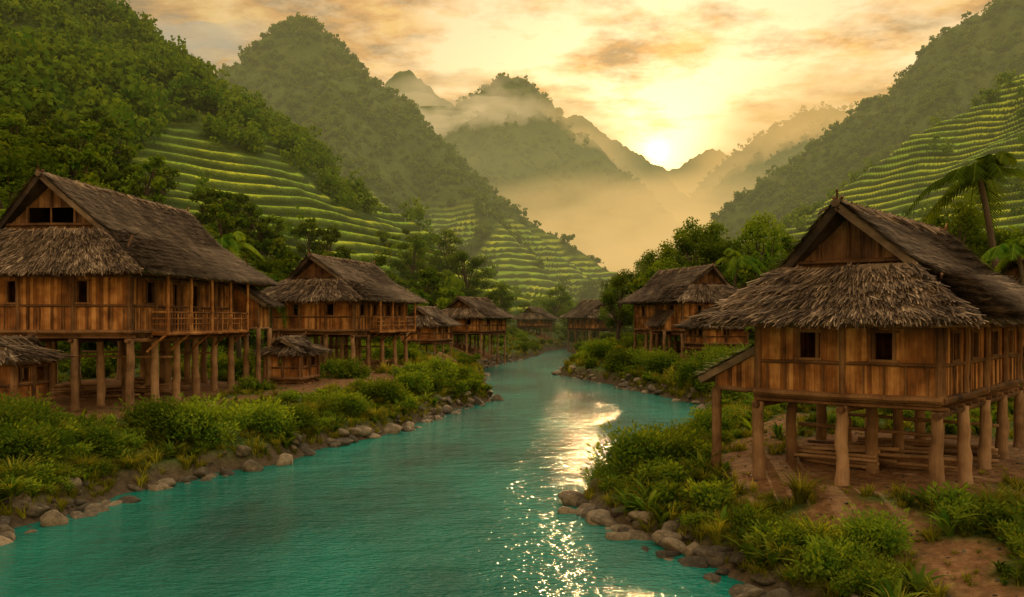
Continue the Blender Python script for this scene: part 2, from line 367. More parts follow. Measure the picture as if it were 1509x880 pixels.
# ------------------------------------------------------------ houses
def thatch_roof(P, name, parent, nblade, bl):
    """P: list of (func(s,t)->pos arrays, ns, nt)"""
    V = []; Fq = []; n0 = 0
    for fn, ns, nt_ in P:
        S, T = np.meshgrid(np.linspace(-1, 1, ns), np.linspace(0, 1, nt_), indexing='ij')
        p = fn(S.ravel(), T.ravel()); p[:, 2] += .14*(fbm(p[:, 0]*1.2+p[:, 1], p[:, 1]*1.2, 3, 3)-.5)
        V.append(p); k = np.arange(ns*nt_).reshape(ns, nt_)+n0
        Fq.append(np.stack([k[:-1, :-1], k[1:, :-1], k[1:, 1:], k[:-1, 1:]], -1).reshape(-1, 4)); n0 += ns*nt_
    o = obj('thatch_base', mesh_np('thatch_base', np.concatenate(V), np.concatenate(Fq), [M_THATCH]), parent)
    md = o.modifiers.new('thick', 'SOLIDIFY'); md.thickness = .22; md.offset = 0
    Vb = []
    for fn, ns, nt_ in P:
        c = fn(np.array([-1, 1, -1, 1.]), np.array([0, 0, 1., 1.]))
        w = .5*(np.linalg.norm(c[1]-c[0])+np.linalg.norm(c[3]-c[2])); hgt = np.linalg.norm(c[2]+c[3]-c[0]-c[1])/2
        n = int(nblade*w*hgt); courses = max(4, int(hgt/.42))
        S = rng.uniform(-1, 1, n)
        cj = .25*np.sin(S*9+1)+.2*np.sin(S*23)
        T = (rng.integers(0, courses, n)+rng.uniform(-.12, .30, n)+.35+cj*.4)/courses
        nf = int(w*nblade*.4); S = np.concatenate([S, rng.uniform(-1, 1, nf)]); T = np.concatenate([T, rng.uniform(-.015, .05, nf)])
        ne = int(hgt*nblade*.25); S = np.concatenate([S, np.sign(rng.uniform(-1, 1, ne))*rng.uniform(.985, 1.005, ne)]); T = np.concatenate([T, rng.uniform(0, 1, ne)])
        T = np.clip(T, 0, 1); p = fn(S, T); pu = fn(S, np.clip(T+.02, 0, 1.02)); down = p-pu
        pr = fn(S+.01, T)-p
        nrm = np.cross(pr, -down); nrm /= np.linalg.norm(nrm, axis=1)[:, None]+1e-9; nrm *= np.sign(nrm[:, 2:3]+1e-9)
        down /= np.linalg.norm(down, axis=1)[:, None]+1e-9
        m = len(S); side = np.cross(nrm, down)
        down = down+side*rng.normal(0, .19, m)[:, None]
        wild = (rng.uniform(0, 1, m) < .14)[:, None]*rng.uniform(0, .22, m)[:, None]
        ln = bl*rng.uniform(.5, 1.5, m)[:, None]; wd = (bl*.05*rng.uniform(.4, 1.6, m))[:, None]
        a = p+nrm*(.11+rng.uniform(0, .02, m))[:, None]-down*ln*.35
        b = p+nrm*((.14+rng.uniform(.0, .18, m)*bl*2)[:, None]+wild)+down*ln*.65+np.array([0, 0, -1])*rng.uniform(0, .05, m)[:, None]
        Vb.append(np.stack([a-side*wd, a+side*wd, b+side*wd*.4, b-side*wd*.4], 1).reshape(-1, 3))
    Vb = np.concatenate(Vb); Fb = np.arange(len(Vb)).reshape(-1, 4)
    obj('thatch_straw', mesh_np('thatch_straw', Vb, Fb, [M_THATCH]), parent)

def plank_wall(mb, p0, p1, zb, zt, openings=(), pw=.17, ztfun=None):
    p0 = Vector(p0); p1 = Vector(p1); d = p1-p0; Ln = d.length; d.normalize(); nrm = Vector((d.y, -d.x))
    u = 0
    while u < Ln-.01:
        w = min(pw*random.uniform(.7, 1.3), Ln-u); uc = u+w/2
        top = ztfun(uc) if ztfun else zt
        spans = [(zb-random.uniform(0, .05), top)]
        for (a, b, c, e) in openings:
            if uc > a and uc < b:
                ns = []
                for s0, s1 in spans:
                    if s0 < c: ns.append((s0, min(s1, c)))
                    if s1 > e: ns.append((max(s0, e), s1))
                spans = ns
        ang = random.uniform(-.006, .006)
        R = Matrix(((d.x, nrm.x, 0), (d.y, nrm.y, 0), (0, 0, 1))) @ Matrix.Rotation(ang, 3, 'Y')
        for s0, s1 in spans:
            if s1-s0 < .05: continue
            off = random.uniform(-.02, .02); c = p0+d*uc+nrm*off
            mb.box((c.x, c.y, (s0+s1)/2), (w/2+.003, .02, (s1-s0)/2), R)
        u += w
def frame(mb, p0, p1, op, mi=0, rails=True):
    p0 = Vector(p0); p1 = Vector(p1); d = (p1-p0).normalized(); nrm = Vector((d.y, -d.x))
    R = Matrix(((d.x, nrm.x, 0), (d.y, nrm.y, 0), (0, 0, 1)))
    a, b, c, e = op; k = nrm*.03
    for uu in (a, b):
        q = p0+d*uu+k; mb.box((q.x, q.y, (c+e)/2), (.045, .05, (e-c)/2+.045), R, mi)
    for zz in (c, e):
        q = p0+d*(a+b)/2+k; mb.box((q.x, q.y, zz), ((b-a)/2+.12, .056, .04), R, mi)

def build_house(h):
    a, b, g, zf, ze, zr, zg, o = [h[k] for k in ('a','b','g','zf','ze','zr','zg','o')]
    e = bpy.data.objects.new(h['name'], None); COL.objects.link(e)
    e.location = (*h['c'], g); e.rotation_euler = (0, 0, -math.radians(h['phi'])); e.empty_display_size = 2
    zf -= g; ze -= g; zr -= g; zg -= g; hero = h['hero']
    A = a+o; Bx = b+o; gy = a-.35; r = a+.55
    tg = (zg-ze)/(zr-ze)
    f = lambda t: t-.05*np.sin(np.pi*t)
    def side(sg):
        def fn(S, T):
            ext = np.where(T < tg, A+(gy+.15-A)*T/tg, gy+.15+(r-gy-.15)*(T-tg)/(1-tg))
            sag = .16*np.cos(S*np.pi/2)*T
            return np.stack([sg*Bx*(1-T), S*ext, ze+(zr-ze)*f(T)-sag], -1)
        return fn
    def end(sg):
        def fn(S, T):
            T2 = T*tg
            return np.stack([S*Bx*(1-T2), sg*(A+(gy+.15-A)*T), ze+(zr-ze)*f(T2)], -1)
        return fn
    P = [(side(1), 24, 12), (side(-1), 24, 12), (end(-1), 16, 8), (end(1), 16, 8)]
    thatch_roof(P, 'roof', e, {2: 280, 1: 130, 0: 60}[hero], {2: .52, 1: .62, 0: .7}[hero])
    mb = MB()
    mb.log((0, -r-.12, zr+.05), (0, r+.12, zr+.05), .12, 8, 1, .25, 16)
    for sg in (-1, 1):
        for sx in (-1, 1):
            w = Bx*(1-tg)
            mb.log((sx*-.14, sg*(r-.08), zr+.24), (sx*w*.93, sg*(gy+.10), zg-.02), .06, 6, 0, .1, 5)
        mb.log((-Bx*(1-tg)*.95, sg*(gy+.08), zg+.06), (Bx*(1-tg)*.95, sg*(gy+.08), zg+.06), .07, 6)
        for q in (-.45, 0, .45):
            mb.log((Bx*(1-tg)*q, sg*(gy-.02), zg), (Bx*(1-tg)*q, sg*(gy-.02), zg+(zr-zg)*(1-abs(q))-.15), .045, 6)
        mb.log((0, sg*(r-.05), zr+.0), (.06, sg*(r+.16), zr+.42), .035, 5)
    for i in range(int(5*a)):
        y = -r+.2+i*(2*r-.4)/(5*a)+random.uniform(-.1, .1)
        for sx in (-1, 1): mb.log((sx*-.08, y, zr+.19), (sx*random.uniform(.35, .6), y+random.uniform(-.12, .12), zr-.22), .03, 5, 1, .1, 2)
    obj('ridge_poles', mb.mesh('ridge_poles', [M_DARKW, M_THATCH]), e)
    slope = (zr-ze)/Bx
    zt = ze+slope*o*.55
    hw = ze-zf
    mb = MB(); fr = MB()
    sill = zf+hw*.48; head = zf+hw*.86
    def ops(Ln, k, w=.62):
        res = []
        for i in k: u = Ln*i; res.append((u-w/2, u+w/2, sill, head))
        return res
    big = hero > 0
    walls = [((-b, -a), (b, -a), ops(2*b, (.30, .72) if b > 2 else (.5,), .55)),
             ((b, -a), (b, a), ops(2*a, (.14, .36, .62, .85) if big else (.3, .7), .7)),
             ((b, a), (-b, a), ops(2*b, (.5,))),
             ((-b, a), (-b, -a), ops(2*a, (.2, .5, .8)))]
    if hero == 2 and h['c'][0] < 0:
        w_ = walls[1]; o2 = ops(2*a, (.13, .68), .7)+[(2*a*.30, 2*a*.30+.9, zf+.1, head), (2*a*.45, 2*a*.45+.9, zf+.1, head)]
        walls[1] = (w_[0], w_[1], o2)
    for p0, p1, op in walls:
        plank_wall(mb, p0, p1, zf, zt, op, .16 if big else .25)
        for q in op: frame(fr, p0, p1, q)
    obj('walls', mb.mesh('walls', [M_WALL]), e)
    mb = MB()
    for sg in (-1, 1):
        w = Bx*(1-tg)*.93; y = sg*(gy-.12)
        zz = lambda u, w=w: zg+(zr-zg)*max(.02, (1-abs(u-w)/w))-.12
        plank_wall(mb, (-w, y), (w, y), zg-.25, 0, ((w*.55, w*1.45, zg+.05, zg+.85),) if h['c'][0] < -15 and hero else (), .14 if big else .25, zz)
    obj('gable_boards', mb.mesh('gable_boards', [M_DARKW]), e)
    nx = max(2, int(round(2*b/2.3))); ny = max(2, int(round(2*a/2.3)))
    if hero == 2 and h['c'][0] > 0: nx = 2; ny = 4
    for p0, p1, n_ in (((-b,-a),(b,-a),nx),((b,-a),(b,a),ny),((b,a),(-b,a),nx),((-b,a),(-b,-a),ny)):
        p0 = Vector(p0); p1 = Vector(p1); d = (p1-p0).normalized(); nn = Vector((d.y, -d.x))
        for zz, rr, of in ((zf+.02, .10, .09), (zf+hw*.44, .055, .06), (zf+hw*.93, .06, .06)):
            q0 = p0+nn*of-d*.12; q1 = p1+nn*of+d*.12; fr.log((q0.x, q0.y, zz), (q1.x, q1.y, zz), rr, 7, 0, .08, 8)
        for i in range(n_+1):
            q = p0.lerp(p1, i/n_)+nn*.07; fr.log((q.x, q.y, zf-.05), (q.x, q.y, zt-.02), .095, 7, 0, .08, 5)
        if big:
            m = int((p1-p0).length/.55)
            for i in range(m):
                q = p0.lerp(p1, (i+.5)/m)+nn*.055; fr.log((q.x, q.y, zf+.06), (q.x, q.y, zf+hw*.44), .028, 5, 0, .1, 3)
    for sg in (-1, 1):
        k = int(2*A/.7)
        for i in range(k+1):
            y = -a+i*2*a/k; fr.log((sg*(Bx-.06), y, ze-.16), (sg*(b-.2), y, ze-.16+slope*(o+.14)), .035, 5, 0, .05, 2)
        k = int(2*b/.7); s2 = (zg-ze)/(A-gy)
        for i in range(k+1):
            x = -b+i*2*b/k; fr.log((x, sg*(A-.06), ze-.16), (x, sg*(a-.2), ze-.16+s2*(o+.14)), .035, 5, 0, .05, 2)
        fr.log((sg*(Bx-.22), -A+.2, ze-.12), (sg*(Bx-.22), A-.2, ze-.12), .05, 6, 0, .05, 8)
        fr.log((-Bx+.2, sg*(A-.22), ze-.12), (Bx-.2, sg*(A-.22), ze-.12), .05, 6, 0, .05, 8)
    obj('frame_and_rails', fr.mesh('frame_and_rails', [M_DARKW]), e)
    if hero and h['c'][0] < 0:      # open veranda with balustrade on the river side
        vr = MB(); x0 = b+.16; x1 = b+.95; ya, yb = (-a*.75, a*.68) if hero == 2 else (-a*.5, a*.9)
        vr.box(((x0+x1)/2, (ya+yb)/2, zf-.02), ((x1-x0)/2, (yb-ya)/2, .04))
        for zz, rr in ((zf-.12, .08), (zf+.35, .035), (zf+.62, .04), (zf+.92, .055)):
            vr.log((x1, ya, zz), (x1, yb, zz), rr, 7, 0, .08, 12)
            for yy in (ya, yb): vr.log((x0, yy, zz), (x1, yy, zz), rr, 6, 0, .08, 2)
        k = int((yb-ya)/.32)
        for i in range(k+1):
            yy = ya+i*(yb-ya)/k; vr.log((x1+.01, yy, zf-.1), (x1+.01, yy, zf+.92), .028, 5, 0, .1, 2)
        k = max(2, int((yb-ya)/2.2))
        for i in range(k+1):
            yy = ya+i*(yb-ya)/k; vr.log((x1, yy, zf-.15), (x1, yy, ze-.08), .075, 7, 0, .08, 4)
            vr.log((x1-.05, yy, zf-.1), (b-.1, yy, zf-.95), .06, 6, 0, .08, 2)
        obj('veranda', vr.mesh('veranda', [M_WALL]), e)
    fl = MB(); fl.box((0, 0, zf-.10), (b-.03, a-.03, .06))
    k = int(2*a/.8)
    for i in range(k+1):
        y = -a+.1+i*(2*a-.2)/k; fl.log((-b-.2, y, zf-.23), (b+.2, y, zf-.23), .065, 6, 0, .08, 4)
    for i in range(nx+1):
        x = -b+.0+i*2*b/nx; fl.log((x, -a-.35, zf-.38), (x, a+.35, zf-.38), .10, 7, 0, .08, 6)
    obj('floor', fl.mesh('floor', [M_DARKW]), e)
    ps = MB(); c, s = math.cos(math.radians(h['phi'])), math.sin(math.radians(h['phi']))
    pr = {2: .175, 1: .15, 0: .12}[hero]
    if h['name'] == 'thatched_hut': pr = .08
    for i in range(nx+1):
        for j in range(ny+1):
            x = -b+i*2*b/nx; y = -a+j*2*a/ny
            x += random.uniform(-.05, .05); y += random.uniform(-.05, .05)
            wx = h['c'][0]+x*c+y*s; wy = h['c'][1]-x*s+y*c
            gz = float(H(wx, wy)[0])-g
            k = 7; z0 = gz-.3; z1 = zf-.30; pts = []; rad = []
            for q in range(k+1):
                t = q/k; pts.append((x+random.uniform(-.03, .03), y+random.uniform(-.03, .03), z0+(z1-z0)*t))
                rad.append(pr*(1.18-.3*t+(.3 if q == 0 else 0))*random.uniform(.93, 1.07))
            ps.tube(pts, rad, 9, 0, .10)
    if big:
        for k in range(6):
            x = random.uniform(-b*.6, b*.6); y = random.uniform(-a*.5, a*.7)
            gx = h['c'][0]+x*c+y*s; gyy = h['c'][1]-x*s+y*c; z = float(H(gx, gyy)[0])-g
            for q in range(5):
                yy = y+random.uniform(-.4, .4)
                ps.log((x-1.3, yy, z+.08+q*.1), (x+1.3, yy+random.uniform(-.5, .5), z+.1+q*.12), .06, 6)
        for sx in (-1, 1):
            ps.log((-b, a*.4*sx, zf-1.25), (b, a*.4*sx, zf-1.3), .06, 6)
    obj('posts', ps.mesh('posts', [M_POST], True), e)
    return e, (zf, ze, zr, A, Bx)

def leanto(parent, hinge0, hinge1, outv, zt, zl, floorz=None, gz=None, wallh=True):
    h0 = np.array(hinge0, float); h1 = np.array(hinge1, float); ov = np.array(outv, float)
    def fn(S, T):
        s = (S[:, None]+1)/2
        p = h0*(1-s)+h1*s+ov*(1-T[:, None])
        return np.concatenate([p, (zl+(zt-zl)*T)[:, None]], 1)
    thatch_roof([(fn, 8, 6)], 'leanto_roof', parent, 220, .5)
    mb = MB(); ps = MB()
    w0 = h0+ov*.75; w1 = h1+ov*.75; d = (h1-h0)/np.linalg.norm(h1-h0)
    w0 = w0+d*.15; w1 = w1-d*.15
    zw = zl+(zt-zl)*.22
    if floorz is not None:
        plank_wall(mb, tuple(w0), tuple(w1), floorz, zw, ())
        L0 = np.linalg.norm(w0-(h0+d*.15))
        for A_, B_ in ((h0+d*.15, w0), (h1-d*.15, w1)):
            plank_wall(mb, tuple(A_), tuple(B_), floorz, 0, (), .16, lambda u: zw+(zt-.1-zw)*(1-min(1, u/L0)))
        for A_, B_ in ((w0, w1), (h0+d*.15, w0), (h1-d*.15, w1)):
            ps.log((*A_, floorz), (*B_, floorz), .08)
        for A_ in (w0, w1):
            ps.log((*A_, gz), (*A_, floorz), .15, 8, 0, .1, 6)
            ps.log((*A_, floorz), (*A_, zw), .06)
    obj('leanto_walls', mb.mesh('leanto_walls', [M_WALL]), parent)
    obj('leanto_posts', ps.mesh('leanto_posts', [M_POST], True), parent)

built = []
for h in HOUSES: built.append(build_house(h))
e, (zf, ze, zr, A, Bx) = built[0]
leanto(e, (4.0, 4.9), (4.0, 6.9), (1.9, 0), ze-.15, ze-1.35, zf+.05, -.4)
e, (zf, ze, zr, A, Bx) = built[6]
leanto(e, (-2.6, -4.6), (-2.6, -1.2), (-2.2, 0), ze-.75, zf+.22, zf-.02, -.3)
e, (zf, ze, zr, A, Bx) = built[5]
leanto(e, (-2.9, -3.5), (-2.9, -.5), (-1.3, 0), ze-.9, zf+.5, zf-.02, -.5)

# ------------------------------------------------------------ vegetation prototypes
def leaves(centers, radii, n, size, squash=.8, tone=None, up=.35):
    k = len(centers); w = radii**2; idx = rng.choice(k, n, p=w/w.sum())
    d = rng.normal(size=(n, 3)); d /= np.linalg.norm(d, axis=1)[:, None]
    rr = rng.uniform(0, 1, n)**.45
    p = centers[idx]+d*(radii[idx]*rr)[:, None]*np.array([1, 1, squash])
    nr_ = d*.8+rng.normal(size=(n, 3))*.6+np.array([0, 0, up]); nr_ /= np.linalg.norm(nr_, axis=1)[:, None]
    t = np.cross(nr_, rng.normal(size=(n, 3))); t /= np.linalg.norm(t, axis=1)[:, None]; s = np.cross(nr_, t)
    sz = size*rng.uniform(.6, 1.3, n)[:, None]
    V = np.stack([p-t*sz*.5, p+s*sz*.27-t*sz*.05, p+t*sz*.5-nr_*sz*.12, p-s*sz*.27-t*sz*.05], 1).reshape(-1, 3)
    ct = rng.uniform(0, 1, k); tn = np.clip(.55*ct[idx]+.3*rr+.25*(d[:, 2]*.5+.3), 0, 1)  # shade inside the crown put into tone: inner leaves darker
    return V, np.repeat(tn, 4)
def combine(name, mb, V, T, leafm, wood=M_BARK):
    fv = np.array(mb.v).reshape(-1, 3) if mb.v else np.zeros((0, 3)); n0 = len(fv)
    quads = [f for f in mb.f if len(f) == 4]
    Fq = np.array(quads).reshape(-1, 4) if quads else np.zeros((0, 4), int)
    Fl = np.arange(len(V)).reshape(-1, 4)+n0
    return mesh_np(name, np.concatenate([fv, V]), np.concatenate([Fq, Fl]), [wood, leafm],
                   np.concatenate([np.zeros(len(Fq)), np.ones(len(Fl))]), attrs=dict(tone=np.concatenate([np.full(n0, .4), T])))
def tree_mesh(name, ht, cr, nl, ls, ncl=18, base=.35):
    mb = MB(); lean = rng.normal(0, .04, 2)*ht
    tp = [Vector((lean[0]*t*t, lean[1]*t*t, ht*.72*t-.5)) for t in np.linspace(0, 1, 6)]
    tr = ht*.022+.05; mb.tube(tp, [tr*(1.25-.9*t) for t in np.linspace(0, 1, 6)], 7, 0, .08, False)
    C = []; R = []
    for i in range(ncl):
        th = 2.4*i+rng.uniform(-.5, .5); zz = rng.uniform(base, .93)
        prof = math.sin(math.pi*min(1, (zz-base+.12)/(1.08-base)))**.6
        rad = cr*prof*rng.uniform(.35, .95)
        c = np.array([lean[0]+math.cos(th)*rad, lean[1]+math.sin(th)*rad, zz*ht]); C.append(c); R.append(cr*rng.uniform(.20, .36))
        t0 = min(.95, max(.35, zz-.22)); b0 = Vector((lean[0]*t0*t0, lean[1]*t0*t0, ht*.72*t0-.5))
        mid = b0.lerp(Vector(c), .5)+Vector((0, 0, -.03*ht))
        mb.tube([b0, mid, Vector(c)], [tr*.4, tr*.25, tr*.08], 5, 0, .05, False)
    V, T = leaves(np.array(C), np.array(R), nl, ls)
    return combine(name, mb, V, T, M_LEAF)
def bush_mesh(name, w, ht, nl, ls, ncl=9):
    mb = MB(); C = []; R = []
    for i in range(ncl):
        th = rng.uniform(0, 6.28); q = rng.uniform(0, 1)**.6*w*.72
        C.append([math.cos(th)*q, math.sin(th)*q, ht*rng.uniform(.2, .75)*(1-.3*q/w)]); R.append(ht*rng.uniform(.22, .42))
        mb.tube([(0, 0, -.1), (C[-1][0]*.5, C[-1][1]*.5, C[-1][2]*.6), C[-1]], [.03*w, .02*w, .006], 4, 0, 0, False)
    V, T = leaves(np.array(C), np.array(R), nl, ls, .9)
    n = nl//5; th = rng.uniform(0, 6.28, n)
    i = rng.integers(0, ncl, n); d = np.stack([np.cos(th), np.sin(th), rng.uniform(.1, 1.4, n)], 1); d /= np.linalg.norm(d, axis=1)[:, None]
    p = np.array(C)[i]+d*(np.array(R)[i]*rng.uniform(.9, 1.5, n))[:, None]
    s = np.cross(d, rng.normal(size=(n, 3))); s /= np.linalg.norm(s, axis=1)[:, None]; sz = ls*1.2
    V2 = np.stack([p-d*sz*.5, p+s*sz*.22, p+d*sz*.6, p-s*sz*.22], 1).reshape(-1, 3)
    V = np.concatenate([V, V2]); T = np.concatenate([T, np.repeat(rng.uniform(.5, 1, n), 4)])
    V[:, 2] = np.maximum(V[:, 2], -.15)
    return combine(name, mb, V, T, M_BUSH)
def blades_mesh(name, n, ht, wd, spread, arch, mat=None, seg=4):
    V = []; Fq = []; T = []; k = 0
    for i in range(n):
        th = rng.uniform(0, 6.28); r0 = rng.uniform(0, spread*.35); h = ht*rng.uniform(.55, 1.1); ar = arch*rng.uniform(.5, 1.3)
        d = np.array([math.cos(th), math.sin(th), 0]); s = np.array([-d[1], d[0], 0]); tn = rng.uniform(0, 1)
        for j in range(seg+1):
            t = j/seg; p = d*(r0+ar*h*t*t)+np.array([0, 0, h*(t-.45*ar*t*t*t)-.05])
            w = wd*(.25+1.5*t*(1-t)*1.6 if wd > .05 else 1)*(1-t**3)+.002
            V += [p-s*w, p+s*w]; T += [tn*.7+.3*t]*2
            if j: Fq.append((k-2, k-1, k+1, k))
            k += 2
    return mesh_np(name, np.array(V), np.array(Fq), [mat or M_GRASS], attrs=dict(tone=np.array(T)))
def palm_mesh(name, ht, fl, nf=16):
    mb = MB(); lx = rng.uniform(-.8, .8)
    pts = [Vector((lx*t*t, .3*t, ht*t-.4)) for t in np.linspace(0, 1, 8)]
    mb.tube(pts, [.17-.08*t for t in np.linspace(0, 1, 8)], 8, 0, .1, False)
    top = np.array(pts[-1]); V = []; T = []
    for i in range(nf):
        th = i*2.4+rng.uniform(-.2, .2); el = rng.uniform(-.15, 1.15); f = fl*rng.uniform(.8, 1.1)
        d = np.array([math.cos(th), math.sin(th), 0]); s = np.array([-d[1], d[0], 0]); prev = None; tn = rng.uniform(.2, .9)
        M = 26
        for j in range(M+1):
            t = j/M; p = top+d*f*(math.cos(el)*t)*(1-.15*t)+np.array([0, 0, f*(math.sin(el)*t-.75*t*t)])
            if prev is not None:
                w = .02; V += [prev-s*w, prev+s*w, p+s*w, p-s*w]; T += [.8]*4
                ax = (p-prev)/np.linalg.norm(p-prev)
                for sg in (-1, 1):
                    ll = f*.26*math.sin(math.pi*min(1, t*.9+.08))**.6*rng.uniform(.85, 1.1)
                    dirv = s*sg*.85+ax*.5+np.array([0, 0, -.45-.2*rng.uniform()]); dirv /= np.linalg.norm(dirv)
                    V += [p-ax*.04, p+ax*.04, p+dirv*ll+ax*.01, p+dirv*ll*.5-ax*.05]; T += [tn]*4
            prev = p
    return combine(name, mb, np.array(V), np.array(T), M_BUSH)
def rock_mesh(name, seed):
    import bmesh
    bm = bmesh.new(); bmesh.ops.create_icosphere(bm, subdivisions=3, radius=1)
    r2 = np.random.default_rng(seed); nrm = r2.normal(size=(9, 3)); nrm /= np.linalg.norm(nrm, axis=1)[:, None]; off = r2.uniform(.5, .9, 9)
    sc = r2.uniform(.7, 1.3, 3)
    for v in bm.verts:
        p = np.array(v.co)
        for n_, o_ in zip(nrm, off):
            d = p@n_
            if d > o_: p = p-n_*(d-o_)*.9
        p *= 1+.06*math.sin(p[0]*5+seed)*math.cos(p[1]*6)
        v.co = Vector(p*sc*np.array([1, 1, .62]))
    me = bpy.data.meshes.new(name); bm.to_mesh(me); bm.free(); me.materials.append(M_ROCK)
    me.polygons.foreach_set('use_smooth', [True]*len(me.polygons)); return me

def proto_collection(name, meshes):
    c = bpy.data.collections.new(name)
    for i, me in enumerate(meshes):
        o = bpy.data.objects.new('%s_proto_%02d' % (name, i), me); c.objects.link(o)
    return c
def scatter(name, coll, nproto, pts, sc, tilt=.08):
    n = len(pts); me = mesh_np(name, pts, np.zeros((0, 4), int))
    a = me.attributes.new('scl', 'FLOAT', 'POINT'); a.data.foreach_set('value', np.asarray(sc, np.float32))
    a = me.attributes.new('idx', 'INT', 'POINT'); a.data.foreach_set('value', rng.integers(0, nproto, n).astype(np.int32))
    a = me.attributes.new('rot', 'FLOAT_VECTOR', 'POINT')
    rot = np.stack([rng.normal(0, tilt, n), rng.normal(0, tilt, n), rng.uniform(0, 6.28, n)], 1).astype(np.float32)
    a.data.foreach_set('vector', rot.ravel())
    o = obj(name, me); md = o.modifiers.new('instances', 'NODES')
    ng = bpy.data.node_groups.new(name, 'GeometryNodeTree'); md.node_group = ng
    ng.interface.new_socket('Geometry', in_out='INPUT', socket_type='NodeSocketGeometry')
    ng.interface.new_socket('Geometry', in_out='OUTPUT', socket_type='NodeSocketGeometry')
    gi = ng.nodes.new('NodeGroupInput'); go = ng.nodes.new('NodeGroupOutput')
    ip = ng.nodes.new('GeometryNodeInstanceOnPoints'); ci = ng.nodes.new('GeometryNodeCollectionInfo')
    ci.inputs['Collection'].default_value = coll; ci.inputs['Separate Children'].default_value = True; ci.inputs['Reset Children'].default_value = True
    ip.inputs['Pick Instance'].default_value = True
    def na(nm, t):
        x = ng.nodes.new('GeometryNodeInputNamedAttribute'); x.data_type = t; x.inputs['Name'].default_value = nm; return x.outputs['Attribute']
    ng.links.new(gi.outputs[0], ip.inputs['Points']); ng.links.new(ci.outputs[0], ip.inputs['Instance'])
    ng.links.new(na('idx', 'INT'), ip.inputs['Instance Index']); ng.links.new(na('rot', 'FLOAT_VECTOR'), ip.inputs['Rotation'])
    ng.links.new(na('scl', 'FLOAT'), ip.inputs['Scale']); ng.links.new(ip.outputs[0], go.inputs[0])
    return o
def housedist(X, Y):
    d = np.full(X.shape, 99.0)
    for Hs in HOUSES:
        c, s = math.cos(math.radians(Hs['phi'])), math.sin(math.radians(Hs['phi']))
        dx = X-Hs['c'][0]; dy = Y-Hs['c'][1]; lx = dx*c-dy*s; ly = dx*s+dy*c
        d = np.minimum(d, np.hypot(np.maximum(np.abs(lx)-Hs['b'], 0), np.maximum(np.abs(ly)-Hs['a'], 0)))
    return d

# forests
midC = proto_collection('slope_tree', [tree_mesh('slope_tree', h_, r_, 1000, .68, 16, b_) for h_, r_, b_ in ((8,3.2,.3),(9,3.6,.3),(7,3.4,.25),(10,3.3,.35),(6,3,.2))])
def forest_pts(y0, y1, n, s0, s1, near=False):
    Y = y0+(y1-y0)*rng.uniform(0, 1, n)**.7; X = rng.uniform(-1, 1, n)*(.70*Y+22)
    hh, zn, q, o = Hfull(X, Y); keep = np.ones(n, bool)
    cl = fbm(X*.05, Y*.05, 3, 70)
    keep &= (zn < .3) | (rng.uniform(0, 1, n) < .014+.30*(cl > .62))
    keep &= o > 9
    sc = rng.uniform(s0, s1, n)*(.8+.5*fbm(X*.03, Y*.03, 2, 5))
    if near:
        hd = housedist(X, Y)
        keep &= (hd > 5) & ((o > 20) | (rng.uniform(0, 1, n) < .3)) & ((Y > 75) | (np.abs(X) > 30))
        keep &= (Y > 125) | (np.abs(X) > .45*Y) | (rng.uniform(0, 1, n) < .33) | (X > 14)
        sc = sc*(1.3-.6*sst(90, 190, Y))
    return X[keep], Y[keep], hh[keep], sc[keep]
X, Y, hh, sc = forest_pts(52, 140, 2400, .4, .85, True)
scatter('hillside_forest', midC, 5, np.stack([X, Y, hh-.3], 1), sc, .06)
def far_forest(name, y0, y1, n, s0, s1, nleaf, ls, near=False, k=5):
    X, Y, hh, sc = forest_pts(y0, y1, n, s0, s1, near)
    n = len(X)
    cc = rng.normal(size=(n, k, 3))*np.array([1.6, 1.6, 1.3])+np.array([0, 0, 5.0])
    rr = rng.uniform(1.5, 2.8, (n, k))*(5/k)**.35; tree_t = rng.uniform(0, 1, n)*.5+.5*fbm(X*.03, Y*.03, 3, 99); cl_t = rng.uniform(0, 1, (n, k))
    j = rng.integers(0, k, (n, nleaf)); ii = np.arange(n)[:, None]
    d = rng.normal(size=(n, nleaf, 3)); d[..., 2] = d[..., 2]*.8+.25; d /= np.linalg.norm(d, axis=2)[..., None]
    p = cc[ii, j]+d*(rr[ii, j]*rng.uniform(.55, 1, (n, nleaf)))[..., None]
    nn = d+rng.normal(size=d.shape)*.45; nn /= np.linalg.norm(nn, axis=2)[..., None]
    t = np.cross(nn, rng.normal(size=d.shape)); t /= np.linalg.norm(t, axis=2)[..., None]; s = np.cross(nn, t)
    sz = (ls*rng.uniform(.6, 1.3, (n, nleaf)))[..., None]
    V = np.stack([p-t*sz*.5, p+s*sz*.36, p+t*sz*.5, p-s*sz*.36], 2)
    V = V*sc[:, None, None, None]+np.stack([X, Y, hh-1.5], 1)[:, None, None, :]
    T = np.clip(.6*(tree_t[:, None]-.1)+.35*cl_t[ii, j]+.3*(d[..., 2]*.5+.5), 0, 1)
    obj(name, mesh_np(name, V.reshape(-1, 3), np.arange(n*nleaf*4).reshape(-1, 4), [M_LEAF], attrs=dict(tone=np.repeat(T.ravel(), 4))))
far_forest('slope_forest', 138, 330, 9500, .55, 1.2, 130, 1.25, True, 9)
far_forest('mountain_forest', 325, 760, 18000, .4, .85, 56, 2.2)
far_forest('distant_forest', 760, 1500, 10000, .7, 1.1, 36, 2.8)

